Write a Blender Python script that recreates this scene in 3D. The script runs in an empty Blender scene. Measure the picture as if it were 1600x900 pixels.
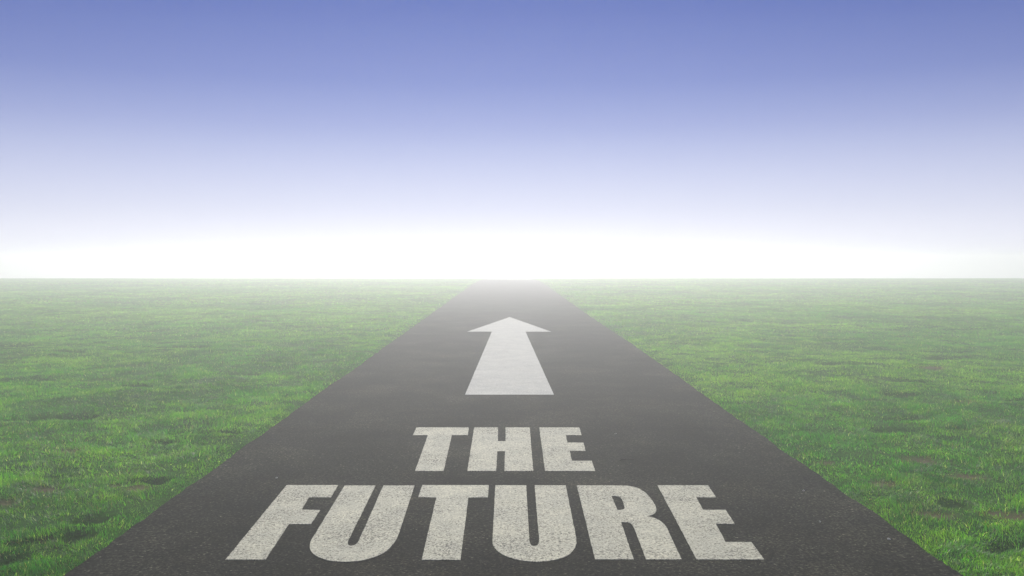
import bpy, bmesh, math
import numpy as np
from mathutils import Vector, Matrix
from mathutils.geometry import tessellate_polygon

sc = bpy.context.scene
COL = sc.collection
RNG = np.random.default_rng(11)
R = math.radians

# ------------------------------------------------------------------ helpers
def smooth(a, b, x):
    t = np.clip((x - a) / (b - a), 0, 1)
    return t * t * (3 - 2 * t)

def hash2(ix, iy, seed):
    h = (ix.astype(np.int64) * 374761393 + iy.astype(np.int64) * 668265263 + seed * 1442695041) & 0xffffffff
    h = ((h ^ (h >> 13)) * 1274126177) & 0xffffffff
    return ((h ^ (h >> 16)) & 0xffff) / 65535.0

def noise(x, y, s, seed=0):
    """value noise of wavelength s, range -1..1"""
    x = x / s; y = y / s
    ix = np.floor(x); iy = np.floor(y)
    fx = x - ix; fy = y - iy
    fx = fx * fx * (3 - 2 * fx); fy = fy * fy * (3 - 2 * fy)
    a = hash2(ix, iy, seed); b = hash2(ix + 1, iy, seed)
    c = hash2(ix, iy + 1, seed); d = hash2(ix + 1, iy + 1, seed)
    return ((a * (1 - fx) + b * fx) * (1 - fy) + (c * (1 - fx) + d * fx) * fy) * 2 - 1

def fbm(x, y, s, seed=0, n=3):
    t = 0; w = 0
    for k in range(n):
        a = 0.5 ** k
        t = t + a * noise(x + 17.3 * k, y - 9.1 * k, s * 0.5 ** k, seed + k * 7); w += a
    return t / w

def make_obj(name, verts, faces, mat, parent=None, kind=None, smooth_=False):
    me = bpy.data.meshes.new(name)
    me.from_pydata(verts, [], faces)
    me.materials.append(mat)
    if smooth_:
        me.polygons.foreach_set('use_smooth', np.ones(len(me.polygons), bool))
    me.update()
    o = bpy.data.objects.new(name, me)
    COL.objects.link(o)
    o.parent = parent
    if kind: o['kind'] = kind
    return o

# ------------------------------------------------------------------ node helpers
def new_mat(name):
    m = bpy.data.materials.new(name); m.use_nodes = True
    nt = m.node_tree; nt.nodes.clear()
    out = nt.nodes.new('ShaderNodeOutputMaterial')
    return m, nt, out

def N(nt, t, **kw):
    n = nt.nodes.new(t)
    for k, v in kw.items():
        if k in ('inputs',):
            for a, b in v.items():
                if hasattr(b, 'is_output') and b.is_output: nt.links.new(b, n.inputs[a])
                else: n.inputs[a].default_value = b
        else: setattr(n, k, v)
    return n

def ramp(nt, fac, stops):
    n = nt.nodes.new('ShaderNodeValToRGB')
    el = n.color_ramp.elements
    while len(el) < len(stops): el.new(0.5)
    for e, (p, c) in zip(el, stops):
        e.position = p; e.color = (*c, 1) if len(c) == 3 else c
    nt.links.new(fac, n.inputs[0])
    return n.outputs[0]

def g(v): return (v, v, v)

def mixc(nt, fac, a, b, bt='MIX'):
    n = nt.nodes.new('ShaderNodeMix'); n.data_type = 'RGBA'; n.blend_type = bt
    for k, v in ((0, fac), (6, a), (7, b)):
        if hasattr(v, 'is_output'): nt.links.new(v, n.inputs[k])
        else: n.inputs[k].default_value = v if not isinstance(v, tuple) or len(v) == 4 else (*v, 1)
    return n.outputs[2]

def mathn(nt, op, a, b=0.0, clamp=False):
    n = nt.nodes.new('ShaderNodeMath'); n.operation = op; n.use_clamp = clamp
    for k, v in ((0, a), (1, b)):
        if hasattr(v, 'is_output'): nt.links.new(v, n.inputs[k])
        else: n.inputs[k].default_value = v
    return n.outputs[0]

def nz(nt, vec, scale, detail=3, rough=0.55, dims='3D'):
    n = N(nt, 'ShaderNodeTexNoise', inputs={'Scale': scale, 'Detail': detail, 'Roughness': rough})
    nt.links.new(vec, n.inputs['Vector'])
    return n.outputs[0]

def coords(nt, scale=(1, 1, 1)):
    gm = nt.nodes.new('ShaderNodeNewGeometry')
    mp = N(nt, 'ShaderNodeMapping'); mp.inputs['Scale'].default_value = scale
    nt.links.new(gm.outputs['Position'], mp.inputs['Vector'])
    return mp.outputs[0]

# ------------------------------------------------------------------ materials
def asphalt_nodes(nt):
    """worn asphalt: binder with lighter and darker aggregate, broad patches, faint cross streaks"""
    P = coords(nt)
    v = N(nt, 'ShaderNodeTexVoronoi', inputs={'Scale': 95.0}); nt.links.new(P, v.inputs['Vector'])
    sep = nt.nodes.new('ShaderNodeSeparateColor'); nt.links.new(v.outputs['Color'], sep.inputs[0])
    stone = ramp(nt, sep.outputs[0], [(0.0, (.009, .0088, .0073)), (0.45, (.0215, .0208, .0172)), (0.8, (.038, .0366, .030)), (0.97, (.062, .060, .048)), (1.0, (.13, .125, .10))])
    fine = nz(nt, P, 210, 4, .7)
    c = mixc(nt, 0.8, stone, ramp(nt, fine, [(0.3, g(.42)), (0.7, g(1.45))]), 'MULTIPLY')
    grit = nz(nt, P, 58, 3, .7)
    c = mixc(nt, 1.0, c, ramp(nt, grit, [(0.36, g(.15)), (0.5, g(.8)), (0.64, g(2.2))]), 'MULTIPLY')
    c = mixc(nt, 1.0, c, (.80, .80, .73), 'MULTIPLY')
    broad = nz(nt, coords(nt, (.8, .7, 1)), 1.3, 5, .6)
    c = mixc(nt, 1.0, c, ramp(nt, broad, [(0.33, (.55, .55, .55)), (0.5, (1.0, 1.0, .98)), (0.66, (1.8, 1.78, 1.68))]), 'MULTIPLY')
    streak = nz(nt, coords(nt, (1.0, 1.5, 1)), 1.5, 6, .7)
    c = mixc(nt, 0.9, c, ramp(nt, streak, [(0.34, (.68, .68, .68)), (0.47, g(1.0)), (0.64, (1.3, 1.28, 1.22))]), 'MULTIPLY')
    # rusty and bluish stains and rare dark tar spots
    tint = nz(nt, P, 2.1, 4, .6)
    c = mixc(nt, 1.0, c, ramp(nt, tint, [(0.3, (.97, 1.0, 1.07)), (0.55, (1, 1, 1)), (0.72, (1.10, 1.01, .94))]), 'MULTIPLY')
    tar = nz(nt, P, 5.5, 3, .5)
    c = mixc(nt, ramp(nt, tar, [(0.70, g(0)), (0.78, g(.6))]), c, (.03, .029, .027))
    hgt = mathn(nt, 'ADD', mathn(nt, 'MULTIPLY', fine, .5), mathn(nt, 'MULTIPLY', sep.outputs[1], .35))
    return P, c, hgt, sep, fine, grit

def mat_asphalt():
    m, nt, out = new_mat('asphalt')
    P, c, hgt, *_ = asphalt_nodes(nt)
    bp = N(nt, 'ShaderNodeBump', inputs={'Strength': .55, 'Distance': .004, 'Height': hgt})
    b = N(nt, 'ShaderNodeBsdfPrincipled', inputs={'Base Color': c, 'Roughness': .93, 'Normal': bp.outputs[0]})
    b.inputs['Specular IOR Level'].default_value = .03
    nt.links.new(b.outputs[0], out.inputs['Surface'])
    return m

def mat_paint(name, base, wear, tone=0.0):
    """road paint worn through to the stones beneath"""
    m, nt, out = new_mat(name)
    P, asp, hgt, sep, fine, grit = asphalt_nodes(nt)
    patch = nz(nt, P, 1.9, 4, .6)
    speck = nz(nt, P, 85, 4, .8)
    # threshold of wear moves with the patch noise
    t = mathn(nt, 'ADD', speck, mathn(nt, 'MULTIPLY', mathn(nt, 'SUBTRACT', patch, .5), wear * .30))
    t = mathn(nt, 'ADD', t, mathn(nt, 'MULTIPLY', mathn(nt, 'SUBTRACT', sep.outputs[2], .5), wear * .10))
    mask = ramp(nt, t, [(.54 - .02 * wear, g(0)), (.64 - .02 * wear, g(min(1, .95 * wear)))])
    tonev = nz(nt, P, 3.0, 5, .65)
    gr = nz(nt, P, 70, 3, .75)
    c = mixc(nt, 1.0, base, ramp(nt, tonev, [(0.3, (.86, .86, .86)), (0.7, (1.12, 1.1, 1.05))]), 'MULTIPLY')
    c = mixc(nt, min(1, .35 + .5 * wear), c, ramp(nt, gr, [(0.34, g(.55)), (0.66, g(1.45))]), 'MULTIPLY')
    c = mixc(nt, min(1, .2 + .6 * wear), c, ramp(nt, fine, [(0.3, g(.72)), (0.7, g(1.26))]), 'MULTIPLY')
    c = mixc(nt, mask, c, asp)
    bp = N(nt, 'ShaderNodeBump', inputs={'Strength': .35, 'Distance': .003, 'Height': hgt})
    b = N(nt, 'ShaderNodeBsdfPrincipled', inputs={'Base Color': c, 'Roughness': .8, 'Normal': bp.outputs[0]})
    b.inputs['Specular IOR Level'].default_value = .25
    nt.links.new(b.outputs[0], out.inputs['Surface'])
    return m

def mat_turf():
    """soil and thatch between the blades; far off it stands for the whole lawn"""
    m, nt, out = new_mat('turf_soil')
    P = coords(nt)
    a = nz(nt, P, 1.1, 5, .6)
    green = ramp(nt, a, [(0.25, (.012, .062, .004)), (0.5, (.022, .092, .006)), (0.75, (.042, .105, .009))])
    f = nz(nt, P, 26, 5, .75)
    c = mixc(nt, 1.0, green, ramp(nt, f, [(0.28, g(.45)), (0.72, g(1.55))]), 'MULTIPLY')
    dry = nz(nt, P, .55, 5, .65)
    c = mixc(nt, ramp(nt, dry, [(0.58, g(0)), (0.75, g(.25))]), c, (.095, .105, .03))
    at = N(nt, 'ShaderNodeAttribute', attribute_name='bare')
    soil = mixc(nt, nz(nt, P, 34, 5, .7), (.045, .034, .018), (.21, .17, .095))
    c = mixc(nt, at.outputs['Fac'], c, soil)
    bp = N(nt, 'ShaderNodeBump', inputs={'Strength': .9, 'Distance': .02, 'Height': f})
    b = N(nt, 'ShaderNodeBsdfPrincipled', inputs={'Base Color': c, 'Roughness': 1.0, 'Normal': bp.outputs[0]})
    b.inputs['Specular IOR Level'].default_value = .05
    nt.links.new(b.outputs[0], out.inputs['Surface'])
    return m

def mat_grass():
    m, nt, out = new_mat('grass_blades')
    at = N(nt, 'ShaderNodeAttribute', attribute_name='tint')
    c = at.outputs['Color']
    d = N(nt, 'ShaderNodeBsdfDiffuse', inputs={'Color': c})
    tc = mixc(nt, 1.0, c, (1.4, 1.5, .5), 'MULTIPLY')
    t = N(nt, 'ShaderNodeBsdfTranslucent', inputs={'Color': tc})
    mx = N(nt, 'ShaderNodeMixShader', inputs={0: .6}); nt.links.new(d.outputs[0], mx.inputs[1]); nt.links.new(t.outputs[0], mx.inputs[2])
    gl = N(nt, 'ShaderNodeBsdfGlossy', inputs={'Color': (1, 1, 1, 1), 'Roughness': .42})
    m2 = N(nt, 'ShaderNodeMixShader', inputs={0: .035}); nt.links.new(mx.outputs[0], m2.inputs[1]); nt.links.new(gl.outputs[0], m2.inputs[2])
    nt.links.new(m2.outputs[0], out.inputs['Surface'])
    return m

M_ASPHALT = mat_asphalt()
M_TURF = mat_turf()
M_GRASS = mat_grass()
M_WORD = mat_paint('cream_road_paint', (.425, .425, .33), 1.0)
M_ARROW = mat_paint('grey_white_road_paint', (.36, .37, .345), .6)

# ------------------------------------------------------------------ terrain shape
D0, K, DS = 50.0, 0.000329, 110.0        # flat to D0, then rolls over a crest and falls away
def base_z(y):
    u = np.clip(y - D0, 0, DS - D0)
    return -K * u * u - 2 * K * (DS - D0) * np.clip(y - DS, 0, None)

def left_edge(y):
    return -2.25 + .013 * noise(y, y * 0, 2.7, 3) + .009 * noise(y, y * 0, .45, 5) + .008 * noise(y, y * 0, .13, 6)
def right_edge(y):
    return 2.29 - .10 * smooth(9, 40, y) + .013 * noise(y, y * 0, 2.9, 13) + .009 * noise(y, y * 0, .5, 15) + .008 * noise(y, y * 0, .15, 16)

# (x, y, radius, depth): hoof-like hollows and scuffs in the lawn
DENTS = [(-2.89, 8.11, .17, .07), (-2.51, 8.17, .13, .07), (-3.04, 7.66, .12, .06), (-4.74, 8.69, .22, .07), (-4.4, 8.86, .26, .08),
         (-2.55, 6.32, .14, .06), (-4.05, 8.75, .16, .04), (-2.53, 5.40, .13, .07), (-2.45, 5.02, .13, .07), (-2.66, 4.93, .10, .07),
         (-2.72, 4.66, .14, .06), (-3.28, 6.42, .13, .05), (-5.7, 15.75, .4, .09), (-9.2, 16.34, .5, .1), (6.97, 14.2, .4, .07),
         (3.43, 8.03, .18, .05), (2.87, 5.73, .14, .05), (2.78, 4.85, .17, .05), (3.9, 8.66, .22, .05), (2.42, 5.9, .1, .05),
         (-3.7, 12.2, .35, .06), (5.1, 11.3, .3, .06), (-6.3, 11.5, .35, .07), (-7.6, 13.4, .4, .08), (4.4, 10.2, .25, .05)]
for _ in range(40):
    x_ = RNG.uniform(2.7, 26) * RNG.choice([-1, 1]); y_ = 5 + 40 * RNG.random() ** 1.3
    DENTS.append((x_, y_, RNG.uniform(.12, .2) * (1 + y_ / 14), RNG.uniform(.03, .06) * (1 + y_ / 25)))
BARE = [(3.20, 6.92, .11), (3.34, 6.46, .10), (2.64, 6.24, .085), (2.64, 5.48, .075), (2.58, 5.53, .05), (3.12, 5.44, .10), (3.02, 5.5, .06), (2.17 + .3, 6.9, .06),
        (-2.55, 6.12, .07), (-2.72, 6.2, .06), (-3.16, 6.04, .08), (-3.26, 5.72, .07), (-2.60, 5.0, .05), (-3.6, 7.3, .09), (4.9, 9.6, .14), (6.1, 12.8, .2)]

def warp(x, y):
    return x + .07 * noise(x, y, .16, 201) + .03 * noise(x, y, .06, 203), y + .07 * noise(x, y, .16, 207) + .03 * noise(x, y, .06, 209)

def dent_field(x, y):
    x, y = warp(x, y)
    z = np.zeros_like(x)
    for cx, cy, r, d in DENTS:
        sel = (abs(x - cx) < 2.6 * r) & (abs(y - cy) < 2.6 * r)
        if sel.any():
            q = ((x[sel] - cx) / r) ** 2 + ((y[sel] - cy) / (r * .75)) ** 2
            z[sel] -= 1.15 * d * np.exp(-q * q * .8 - q * .3)
            z[sel] += .35 * d * np.exp(-(((x[sel] - cx) / r) ** 2 + ((y[sel] - cy + r * 1.25) / (r * .7)) ** 2))
    return z

def hollow(x, y):
    x, y = warp(x, y)
    b = np.zeros_like(x)
    for cx, cy, r, d in DENTS:
        sel = (abs(x - cx) < 2.6 * r) & (abs(y - cy) < 2.6 * r)
        if sel.any():
            q = ((x[sel] - cx) / (.8 * r)) ** 2 + ((y[sel] - cy) / (r * .65)) ** 2
            b[sel] = np.maximum(b[sel], np.exp(-q * q))
    return b

def bare_field(x, y):
    b = np.zeros_like(x)
    for cx, cy, r in BARE:
        sel = (abs(x - cx) < 3 * r) & (abs(y - cy) < 3 * r)
        if sel.any():
            w = 1 + .5 * noise(x[sel], y[sel], .06, 31)
            q = (((x[sel] - cx) / (1.35 * r)) ** 2 + ((y[sel] - cy) / r) ** 2) / w
            b[sel] = np.maximum(b[sel], np.exp(-q * 1.2))
    return b

def edge_dist(x, y):
    return np.maximum(left_edge(y) - x, x - right_edge(y))      # > 0 on the lawn

def ground_z(x, y):
    s = edge_dist(x, y)
    off = smooth(0.12, 1.3, s)
    far = 1 / (1 + (np.clip(np.hypot(x, y), 0, None) / 60) ** 2)
    z = base_z(y)
    h = .034 * fbm(x, y, 2.6, 41, 3) + .016 * noise(x, y, .55, 47) + .07 * fbm(x, y, 9, 51, 2) * smooth(1, 8, s)
    z = z + off * (h * far + .012)
    z = z + smooth(0.05, .25, s) * dent_field(x, y) * .8
    z = z - .012 * bare_field(x, y)
    z = z + np.where(s > 0, -.012 + .022 * smooth(0, .12, s), -.035)
    return z

def axis(segs):
    out = [segs[0][0]]
    for a, b, st in segs:
        n = max(1, int(round((b - a) / st)))
        out += [a + (b - a) * (i + 1) / n for i in range(n)]
    return np.array(out)

def grid(name, xs, ys, mat, zf, attr=None):
    X, Y = np.meshgrid(xs, ys)
    Z = zf(X.ravel(), Y.ravel())
    nx, ny = len(xs), len(ys)
    co = np.stack([X.ravel(), Y.ravel(), Z], 1).astype(np.float32)
    idx = np.arange(nx * ny).reshape(ny, nx)
    q = np.stack([idx[:-1, :-1], idx[:-1, 1:], idx[1:, 1:], idx[1:, :-1]], -1).reshape(-1, 4)
    me = bpy.data.meshes.new(name)
    me.vertices.add(len(co)); me.vertices.foreach_set('co', co.ravel())
    me.loops.add(q.size); me.loops.foreach_set('vertex_index', q.ravel().astype(np.int32))
    me.polygons.add(len(q)); me.polygons.foreach_set('loop_start', np.arange(0, q.size, 4, dtype=np.int32))
    me.polygons.foreach_set('use_smooth', np.ones(len(q), bool))
    if attr is not None:
        at = me.attributes.new(attr[0], 'FLOAT', 'POINT')
        at.data.foreach_set('value', attr[1](co[:, 0].astype(float), co[:, 1].astype(float)).astype(np.float32))
    me.materials.append(mat); me.update(calc_edges=True); me.validate()
    o = bpy.data.objects.new(name, me); COL.objects.link(o)
    return o

xs = axis([(-760, -160, 60), (-160, -60, 10), (-60, -28, 1.6), (-28, -12, .35), (-12, -6, .12), (-6, 6, .06), (6, 12, .12), (12, 28, .35), (28, 60, 1.6), (60, 160, 10), (160, 760, 60)])
ys = axis([(-300, -60, 40), (-60, -10, 5), (-10, 1, .5), (1, 3, .12), (3, 11, .055), (11, 20, .12), (20, 40, .3), (40, 80, .9), (80, 130, 2.5), (130, 760, 45)])
ground = grid('ground', xs, ys, M_TURF, ground_z, ('bare', bare_field))
ground['kind'] = 'structure'

# ------------------------------------------------------------------ road: one slab with real edges
def build_road():
    ys = axis([(-60, 0, 2), (0, 3, .1), (3, 14, .035), (14, 40, .12), (40, 100, .8), (100, 420, 8)])
    nx = 9
    L, Rr = left_edge(ys), right_edge(ys)
    zb = base_z(ys)
    V, F = [], []
    for i, y in enumerate(ys):
        row = [(L[i] - .012, y, zb[i] - .034)]
        for k in range(nx):
            t = k / (nx - 1)
            x = L[i] * (1 - t) + Rr[i] * t
            drop = .006 if k in (0, nx - 1) else 0.0
            row.append((x, y, zb[i] - drop))
        row.append((Rr[i] + .012, y, zb[i] - .034))
        V += row
    w = nx + 2
    for i in range(len(ys) - 1):
        for k in range(w - 1):
            a = i * w + k
            F.append((a, a + 1, a + 1 + w, a + w))
    o = make_obj('road', V, F, M_ASPHALT, kind='structure')
    return o
road = build_road()

# ------------------------------------------------------------------ painted markings (metres on the road plane)
SHAPES = {
    'F': [(-1.567, 6.255),(-1.205, 6.254),(-1.19, 5.931),(-1.337, 5.931),(-1.318, 5.639),(-1.199, 5.631),(-1.192, 5.331),(-1.324, 5.331),(-1.292, 4.698),(-1.504, 4.699)],
    'U1': [(-1.157, 6.243),(-0.94, 6.243),(-0.913, 5.118),(-0.911, 5.009),(-0.905, 4.965),(-0.894, 4.931),(-0.879, 4.922),(-0.859, 4.939),(-0.852, 4.983),(-0.852, 5.045),(-0.885, 6.242),(-0.666, 6.242),(-0.641, 5.145),(-0.641, 5.053),(-0.647, 4.965),(-0.667, 4.845),(-0.686, 4.793),(-0.712, 4.748),(-0.739, 4.716),(-0.767, 4.692),(-0.801, 4.674),(-0.836, 4.665),(-0.877, 4.663),(-0.92, 4.67),(-0.958, 4.685),(-0.992, 4.712),(-1.022, 4.739),(-1.048, 4.773),(-1.074, 4.818),(-1.092, 4.863),(-1.105, 4.909),(-1.114, 4.957),(-1.122, 5.028),(-1.124, 5.1)],
    'T1': [(-0.613, 6.253),(-0.146, 6.251),(-0.144, 5.928),(-0.274, 5.924),(-0.259, 4.69),(-0.464, 4.693),(-0.488, 5.924),(-0.609, 5.933)],
    'U2': [(-0.099, 6.246),(0.118, 6.245),(0.113, 5.098),(0.114, 4.99),(0.117, 4.951),(0.123, 4.929),(0.14, 4.918),(0.157, 4.932),(0.163, 4.963),(0.168, 5.007),(0.177, 6.245),(0.395, 6.245),(0.383, 5.181),(0.381, 5.06),(0.376, 4.971),(0.363, 4.894),(0.346, 4.835),(0.326, 4.783),(0.303, 4.746),(0.274, 4.714),(0.241, 4.691),(0.206, 4.674),(0.172, 4.664),(0.135, 4.661),(0.099, 4.668),(0.062, 4.682),(0.025, 4.704),(-0.009, 4.737),(-0.039, 4.779),(-0.063, 4.828),(-0.08, 4.878),(-0.091, 4.926),(-0.095, 4.973),(-0.096, 5.173)],
    'R': [(0.473, 6.244),(0.824, 6.235),(0.874, 6.194),(0.898, 6.154),(0.915, 6.095),(0.928, 6.03),(0.934, 5.954),(0.939, 5.88),(0.941, 5.807),(0.942, 5.746),(0.939, 5.691),(0.934, 5.641),(0.926, 5.6),(0.911, 5.556),(0.892, 5.524),(0.87, 5.5),(0.843, 5.485),(0.875, 5.475),(0.897, 5.439),(0.911, 5.408),(0.921, 5.366),(0.929, 5.316),(0.932, 5.257),(0.912, 4.695),(0.724, 4.695),(0.737, 5.238),(0.737, 5.283),(0.734, 5.316),(0.729, 5.347),(0.719, 5.361),(0.675, 5.367),(0.658, 4.695),(0.454, 4.696)],
    'R_hole': [(0.684, 5.96),(0.715, 5.962),(0.73, 5.95),(0.74, 5.92),(0.745, 5.88),(0.744, 5.796),(0.739, 5.691),(0.733, 5.659),(0.724, 5.641),(0.706, 5.626),(0.684, 5.623)],
    'E2': [(1.04, 6.243),(1.396, 6.242),(1.378, 5.923),(1.246, 5.924),(1.228, 5.627),(1.37, 5.627),(1.354, 5.329),(1.24, 5.329),(1.215, 4.984),(1.36, 4.984),(1.35, 4.692),(0.992, 4.693)],
    'T0': [(-0.875, 8.397),(-0.383, 8.395),(-0.375, 8.03),(-0.519, 8.03),(-0.495, 6.67),(-0.708, 6.671),(-0.735, 8.031),(-0.872, 8.031)],
    'H': [(-0.332, 8.395),(-0.108, 8.394),(-0.101, 7.759),(-0.033, 7.758),(-0.037, 8.394),(0.191, 8.394),(0.179, 6.668),(-0.037, 6.669),(-0.037, 7.356),(-0.101, 7.356),(-0.1, 6.669),(-0.316, 6.67)],
    'E0': [(0.281, 8.393),(0.658, 8.392),(0.65, 8.027),(0.508, 8.027),(0.501, 7.7),(0.64, 7.7),(0.63, 7.368),(0.498, 7.369),(0.492, 7.004),(0.648, 7.004),(0.643, 6.667),(0.267, 6.668)],
    'arrow': [(0.008, 24.162),(0.901, 19.375),(0.347, 19.376),(0.519, 10.417),(-0.519, 10.42),(-0.381, 19.378),(-0.914, 19.38)],
}

def subdiv(pts, step):
    out = []
    for i, p in enumerate(pts):
        q = pts[(i + 1) % len(pts)]
        n = max(1, int(math.hypot(q[0] - p[0], q[1] - p[1]) / step))
        for k in range(n):
            t = k / n
            x = p[0] + (q[0] - p[0]) * t; y = p[1] + (q[1] - p[1]) * t
            a = np.array([x]); b = np.array([y])
            if k:
                x += .0018 * float(noise(a, b, .035, 61)[0]); y += .0024 * float(noise(a, b, .035, 67)[0])
            out.append((x, y))
    return out

def prism(name, loops, mat, parent=None, z0=.0005, z1=.004, step=.03, loc=(0, 0)):
    loops = [subdiv(l, step) for l in loops]
    loops = [[(x - loc[0], y - loc[1]) for x, y in l] for l in loops]
    flat = [p for l in loops for p in l]
    tris = tessellate_polygon([[Vector((x, y, 0)) for x, y in l] for l in loops])
    n = len(flat)
    V = [(x, y, z1) for x, y in flat] + [(x, y, z0) for x, y in flat]
    F = []
    for t in tris:
        a, b, c = [flat[i] for i in t]
        cr = (b[0] - a[0]) * (c[1] - a[1]) - (b[1] - a[1]) * (c[0] - a[0])
        if abs(cr) < 1e-9: continue
        F.append(tuple(t) if cr > 0 else tuple(reversed(t)))
    o = 0
    for l in loops:
        m = len(l)
        for i in range(m):
            j = (i + 1) % m
            F.append((o + i, o + j, n + o + j, n + o + i))
        o += m
    ob = make_obj(name, V, F, mat, parent)
    return ob

arrow = prism('painted_arrow', [SHAPES['arrow']], M_ARROW, step=.06)
arrow['label'] = 'long pale grey-white straight arrow painted on the road beyond the words, pointing to the horizon'
arrow['category'] = 'road arrow'

def word(label, y, letters):
    e = bpy.data.objects.new('painted_word', None); COL.objects.link(e)
    e.location = (0, y, 0); e.empty_display_size = .3
    e['label'] = label; e['category'] = 'painted word'; e['group'] = 'words painted on the road'
    for key, lab in letters:
        loops = [SHAPES[key]]
        if key + '_hole' in SHAPES: loops.append(SHAPES[key + '_hole'])
        o = prism('letter', loops, M_WORD, e, loc=(0, y))
        o['label'] = lab
    return e
word('smaller cream painted word THE on the asphalt between the arrow and the word FUTURE', 6.67,
     [('T0', 'cream capital T of the smaller word'), ('H', 'cream capital H of the smaller word'), ('E0', 'cream capital E of the smaller word')])
word('large speckled cream painted word FUTURE, widest marking, nearest on the asphalt road', 4.69,
     [('F', 'large cream capital F'), ('U1', 'large cream capital U between F and T'), ('T1', 'large cream capital T'),
      ('U2', 'large cream capital U between T and R'), ('R', 'large cream capital R'), ('E2', 'large cream capital E at the end of the word')])

# ------------------------------------------------------------------ litter on the asphalt
def mat_plain(name, c, rough=.9):
    m, nt, out = new_mat(name)
    P = coords(nt)
    col = mixc(nt, 1.0, c, ramp(nt, nz(nt, P, 240, 3, .6), [(0.3, g(.7)), (0.7, g(1.2))]), 'MULTIPLY')
    b = N(nt, 'ShaderNodeBsdfPrincipled', inputs={'Base Color': col, 'Roughness': rough})
    nt.links.new(b.outputs[0], out.inputs['Surface'])
    return m
M_STONE = mat_plain('pale_stone', (.55, .53, .47)); M_TWIG = mat_plain('dark_bark', (.03, .024, .018))

def pebble(x, y, r, seed, label):
    bm = bmesh.new(); bmesh.ops.create_icosphere(bm, subdivisions=2, radius=1)
    rr = np.random.default_rng(seed); sq = rr.uniform(.7, 1.25, 3); ph = rr.uniform(0, 6, 3)
    for v in bm.verts:
        k = 1 + .16 * math.sin(3 * v.co.x + ph[0]) * math.cos(2.5 * v.co.y + ph[1]) + .08 * math.sin(5 * v.co.z + ph[2])
        v.co = Vector((v.co.x * sq[0], v.co.y * sq[1], v.co.z * .62)) * (r * k)
    me = bpy.data.meshes.new('pebble'); bm.to_mesh(me); bm.free(); me.materials.append(M_STONE)
    lo = min(v.co.z for v in me.vertices)
    o = bpy.data.objects.new('pebble', me); COL.objects.link(o); o.location = (x, y, -lo)
    o['label'] = label; o['category'] = 'pebble'; o['group'] = 'pebbles lying on the road'
pebble(2.154, 5.03, .009, 1, 'tiny pale pebble beside the right grass edge, nearest of the pebbles on the asphalt')
pebble(1.88, 5.37, .007, 2, 'tiny pale pebble right of the last E of FUTURE, level with its middle')
pebble(2.017, 6.09, .009, 3, 'tiny pale pebble between the top of the E of FUTURE and the grass')
pebble(.965, 8.09, .008, 4, 'tiny pale pebble just right of the word THE, farthest of the pebbles')
pebble(-1.69, 6.455, .008, 5, 'tiny pale pebble just left of the top of the F of FUTURE')

def twig():
    pts = [(-.05, -.012, .005), (-.02, .004, .009), (.012, .0, .006), (.045, .016, .008), (.07, .012, .004)]
    V, F = [], []
    for i, (x, y, z) in enumerate(pts):
        r = .0042 * (1 - .15 * i)
        for k in range(6):
            a = k * math.pi / 3
            V.append((x, y + r * math.cos(a), z + r * math.sin(a)))
    for i in range(len(pts) - 1):
        for k in range(6):
            a, b = i * 6 + k, i * 6 + (k + 1) % 6
            F.append((a, b, b + 6, a + 6))
    F += [tuple(range(5, -1, -1)), tuple(range(len(V) - 6, len(V)))]
    o = make_obj('twig', V, F, M_TWIG); o.location = (.92, 7.03, 0)
    o['label'] = 'short dark twig lying on the asphalt right of the foot of the word THE'; o['category'] = 'twig'
twig()

# ------------------------------------------------------------------ grass: real blades, one object
def scatter(y0, y1, per_m2, margin=1.3):
    """random roots on the lawn inside a wedge in front of the viewer, a good deal wider than the picture"""
    hw1 = .58 * margin * y1 + 1.5
    n = int(per_m2 * 2 * hw1 * (y1 - y0))
    x = RNG.uniform(-hw1, hw1, n); y = RNG.uniform(y0, y1, n)
    keep = abs(x) < .58 * margin * y + 1.5
    x, y = x[keep], y[keep]
    s = edge_dist(x, y)
    keep = s > -.004
    return x[keep], y[keep], s[keep]

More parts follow.
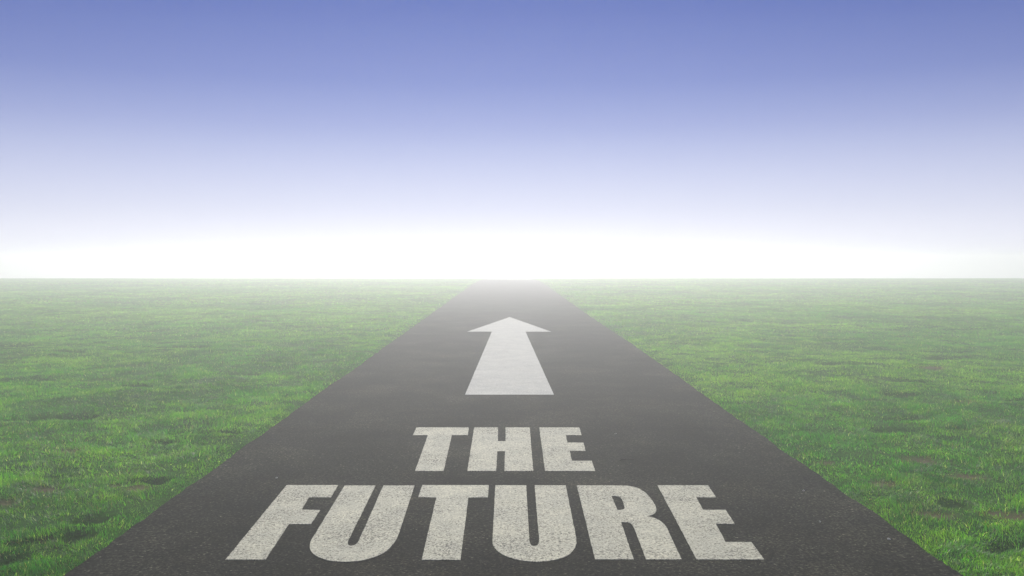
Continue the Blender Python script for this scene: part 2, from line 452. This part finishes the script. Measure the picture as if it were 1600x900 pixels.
BL = []
def blades(y0, y1, per_m2, h, w, segs, spread=1.0):
    x, y, s = scatter(y0, y1, per_m2)
    b = bare_field(x, y)
    n = len(x)
    thin = fbm(x, y, .35, 71, 3)
    ho = hollow(x, y)
    keep = (RNG.random(n) > np.clip(b * 1.15, 0, .93)) & (RNG.random(n) < np.clip(.72 + 1.2 * thin + min(1, y0 / 30) * .4, .10, 1)) & (RNG.random(n) > .4 * ho)
    x, y, s, b, thin, ho = x[keep], y[keep], s[keep], b[keep], thin[keep], ho[keep]
    n = len(x)
    z = ground_z(x, y) - .004
    clump = fbm(x, y, .28, 81, 3); patch = fbm(x, y, 1.6, 91, 3)
    tuft = noise(x, y, .075 * (1 + y0 / 14), 83)
    H = h * (.45 + .85 * RNG.random(n)) * (1 + .6 * clump) * (1 + .3 * patch) * (1 + .4 * tuft) * (1 - .45 * ho)
    H *= .72 + .28 * smooth(0, .15, s)
    W = w * RNG.uniform(.6, 1.35, n)
    # lean: local sward direction plus scatter
    ang = 2 * math.pi * noise(x, y, .22, 95) + RNG.normal(0, 1.1, n)
    lean = np.clip(np.abs(RNG.normal(.85, .5, n)) * spread * (1 + .5 * noise(x, y, .3, 99)), .03, 1.6)
    dx, dy = np.cos(ang), np.sin(ang)
    face = RNG.uniform(0, 2 * math.pi, n)
    px, py = np.cos(face) * W / 2, np.sin(face) * W / 2
    # colour of the blade itself
    u = RNG.random(n); v = RNG.random(n)
    fresh = np.array([.064, .305, .010]); yel = np.array([.235, .455, .036]); deep = np.array([.007, .090, .010]); straw = np.array([.34, .29, .14]); pale = np.array([.50, .60, .30])
    k1 = np.clip(.5 + .55 * fbm(x, y, 1.1, 101, 3) + .45 * fbm(x, y, .16 * (1 + y0 / 16), 103, 2) + .5 * (u - .5), 0, 1)[:, None]
    col = deep * (1 - k1) + fresh * k1
    k2 = np.clip(.24 + .6 * fbm(x, y, 2.3, 111, 3) + .5 * fbm(x, y, .12 * (1 + y0 / 16), 113, 2) + .7 * (v - .5), 0, 1)[:, None]
    col = col * (1 - k2) + yel * k2
    dry = (RNG.random(n) < .035 + .10 * np.clip(fbm(x, y, .9, 121, 3), 0, 1) + .5 * np.clip(b, 0, .8))
    col[dry] = straw * RNG.uniform(.45, 1.0, (dry.sum(), 1))
    pl = RNG.random(n) < .026 + .03 * np.clip(fbm(x, y, .6, 131, 2), 0, 1)
    col[pl] = pale * RNG.uniform(.6, 1.2, (pl.sum(), 1)); W[pl] *= 1.5
    col *= RNG.uniform(.5, 1.45, (n, 1))
    lay = dry & (RNG.random(n) < .6)
    lean[lay] = RNG.uniform(1.2, 2.2, lay.sum()); H[lay] *= .6
    def pt(t, side):
        bend = lean * t * t * H
        zz = z + H * t * np.cos(np.clip(lean, 0, 1.45) * t * .75)
        ww = (1 - t) ** .7 if t > 0 else .8
        return np.stack([x + dx * bend + side * px * ww, y + dy * bend + side * py * ww, zz], 1)
    if segs == 2:
        P = np.stack([pt(0, -1), pt(0, 1), pt(.55, 1), pt(.55, -1), pt(1, 0)], 1)
        fc = np.array([[0, 1, 2], [0, 2, 3], [3, 2, 4]])
    else:
        P = np.stack([pt(0, -1), pt(0, 1), pt(1, 0)], 1)
        fc = np.array([[0, 1, 2]])
    BL.append((P, fc, col))
    return n

cnt = 0
cnt += blades(2.6, 6.5, 19000, .029, .0038, 2)
cnt += blades(6.5, 11, 10500, .031, .0052, 2)
cnt += blades(11, 18, 5600, .034, .0075, 1)
cnt += blades(18, 30, 2000, .040, .0125, 1)
cnt += blades(30, 50, 420, .050, .024, 1)
cnt += blades(50, 96, 90, .06, .05, 1)
print('blades', cnt)
vs, fs, cs = [], [], []
off = 0
for P, fc, col in BL:
    n, k = P.shape[:2]
    vs.append(P.reshape(-1, 3))
    fs.append((fc[None] + (np.arange(n) * k)[:, None, None] + off).reshape(-1, 3))
    c = np.repeat(col, k, 0).reshape(n, k, 3).copy()
    cs.append(c.reshape(-1, 3)); off += n * k
V = np.concatenate(vs).astype(np.float32); F = np.concatenate(fs).astype(np.int32); Cc = np.concatenate(cs).astype(np.float32)
me = bpy.data.meshes.new('grass')
me.vertices.add(len(V)); me.vertices.foreach_set('co', V.ravel())
me.loops.add(F.size); me.loops.foreach_set('vertex_index', F.ravel())
me.polygons.add(len(F)); me.polygons.foreach_set('loop_start', np.arange(0, F.size, 3, dtype=np.int32))
at = me.attributes.new('tint', 'FLOAT_VECTOR', 'POINT'); at.data.foreach_set('vector', Cc.ravel())
me.materials.append(M_GRASS); me.update(calc_edges=True)
grass = bpy.data.objects.new('grass', me); COL.objects.link(grass)
grass['kind'] = 'stuff'
grass['label'] = 'short green lawn grass on both sides of the road'
grass['category'] = 'grass'

# ------------------------------------------------------------------ haze: one closed box of even air
FOG_TOP, FOG_D, FOG_G = 2.2, .0160, .60
def build_haze():
    m, nt, out = new_mat('haze')
    v = N(nt, 'ShaderNodeVolumePrincipled', inputs={'Color': (.99, 1.0, .985, 1), 'Density': FOG_D, 'Anisotropy': FOG_G})
    nt.links.new(v.outputs[0], out.inputs['Volume'])
    x, y0, y1, z0, z1 = 800, -340, 800, float(base_z(np.array([760.]))[0]) - 1.2, FOG_TOP
    V = [(-x, y0, z0), (x, y0, z0), (x, y1, z0), (-x, y1, z0), (-x, y0, z1), (x, y0, z1), (x, y1, z1), (-x, y1, z1)]
    F = [(0, 3, 2, 1), (4, 5, 6, 7), (0, 1, 5, 4), (1, 2, 6, 5), (2, 3, 7, 6), (3, 0, 4, 7)]
    o = make_obj('haze', V, F, m, kind='stuff')
    o['label'] = 'pale ground fog whitening the lawn and road towards the horizon'
    o['category'] = 'haze'
build_haze()

# ------------------------------------------------------------------ light
SUN_EL, SUN_AZ = R(34), R(-2)
w = bpy.data.worlds.new('World'); sc.world = w; w.use_nodes = True
nt = w.node_tree; nt.nodes.clear()
sky = N(nt, 'ShaderNodeTexSky', sky_type='NISHITA', sun_disc=False, sun_elevation=SUN_EL, sun_rotation=SUN_AZ,
        altitude=300.0, air_density=1.0, dust_density=0.0, ozone_density=3.5)
hs = N(nt, 'ShaderNodeMix', data_type='RGBA', blend_type='MULTIPLY')
hs.inputs[0].default_value = 1; nt.links.new(sky.outputs[0], hs.inputs[6]); hs.inputs[7].default_value = (.44, .425, .80, 1)
# distant haze bank low in the sky, beyond the ground fog
tcn = nt.nodes.new('ShaderNodeTexCoord'); sx = nt.nodes.new('ShaderNodeSeparateXYZ'); nt.links.new(tcn.outputs['Generated'], sx.inputs[0])
hz = ramp(nt, sx.outputs[2], [(0.0, g(.86)), (.03, g(.76)), (.055, g(.63)), (.1, g(.45)), (.145, g(.25)), (.19, g(.12)), (.27, g(.02))])
lowsky = mixc(nt, hz, hs.outputs[2], (12.5, 12.7, 14.4))
bg = N(nt, 'ShaderNodeBackground', inputs={'Strength': .05}); nt.links.new(lowsky, bg.inputs[0])
wo = nt.nodes.new('ShaderNodeOutputWorld'); nt.links.new(bg.outputs[0], wo.inputs[0])

sl = bpy.data.lights.new('sun', 'SUN'); sl.energy = 3.6; sl.angle = R(1.5); sl.color = (1, .96, .89)
so = bpy.data.objects.new('sun', sl); COL.objects.link(so)
d = Vector((math.sin(SUN_AZ) * math.cos(SUN_EL), math.cos(SUN_AZ) * math.cos(SUN_EL), math.sin(SUN_EL)))
so.rotation_euler = d.to_track_quat('Z', 'Y').to_euler(); so.location = (0, 0, 30)

# ------------------------------------------------------------------ camera
cd = bpy.data.cameras.new('camera'); cam = bpy.data.objects.new('camera', cd); COL.objects.link(cam)
cd.sensor_width = 36; cd.lens = 36 * 1400 / 1600; cd.clip_start = .05; cd.clip_end = 3000
cam.location = (0, 0, 1.6)
cam.rotation_euler = (R(90) - math.atan(47 / 1400), 0, -math.atan(4 / 1400))
sc.camera = cam

sc.view_settings.view_transform = 'Standard'; sc.view_settings.look = 'None'
sc.view_settings.exposure = 0.55; sc.view_settings.gamma = 1.0; sc.view_settings.use_curve_mapping = False
sc.render.engine = 'CYCLES'
sc.cycles.use_denoising = True
sc.cycles.max_bounces = 8; sc.cycles.volume_bounces = 2; sc.cycles.transmission_bounces = 3
sc.cycles.sample_clamp_indirect = 8
sc.render.film_transparent = False
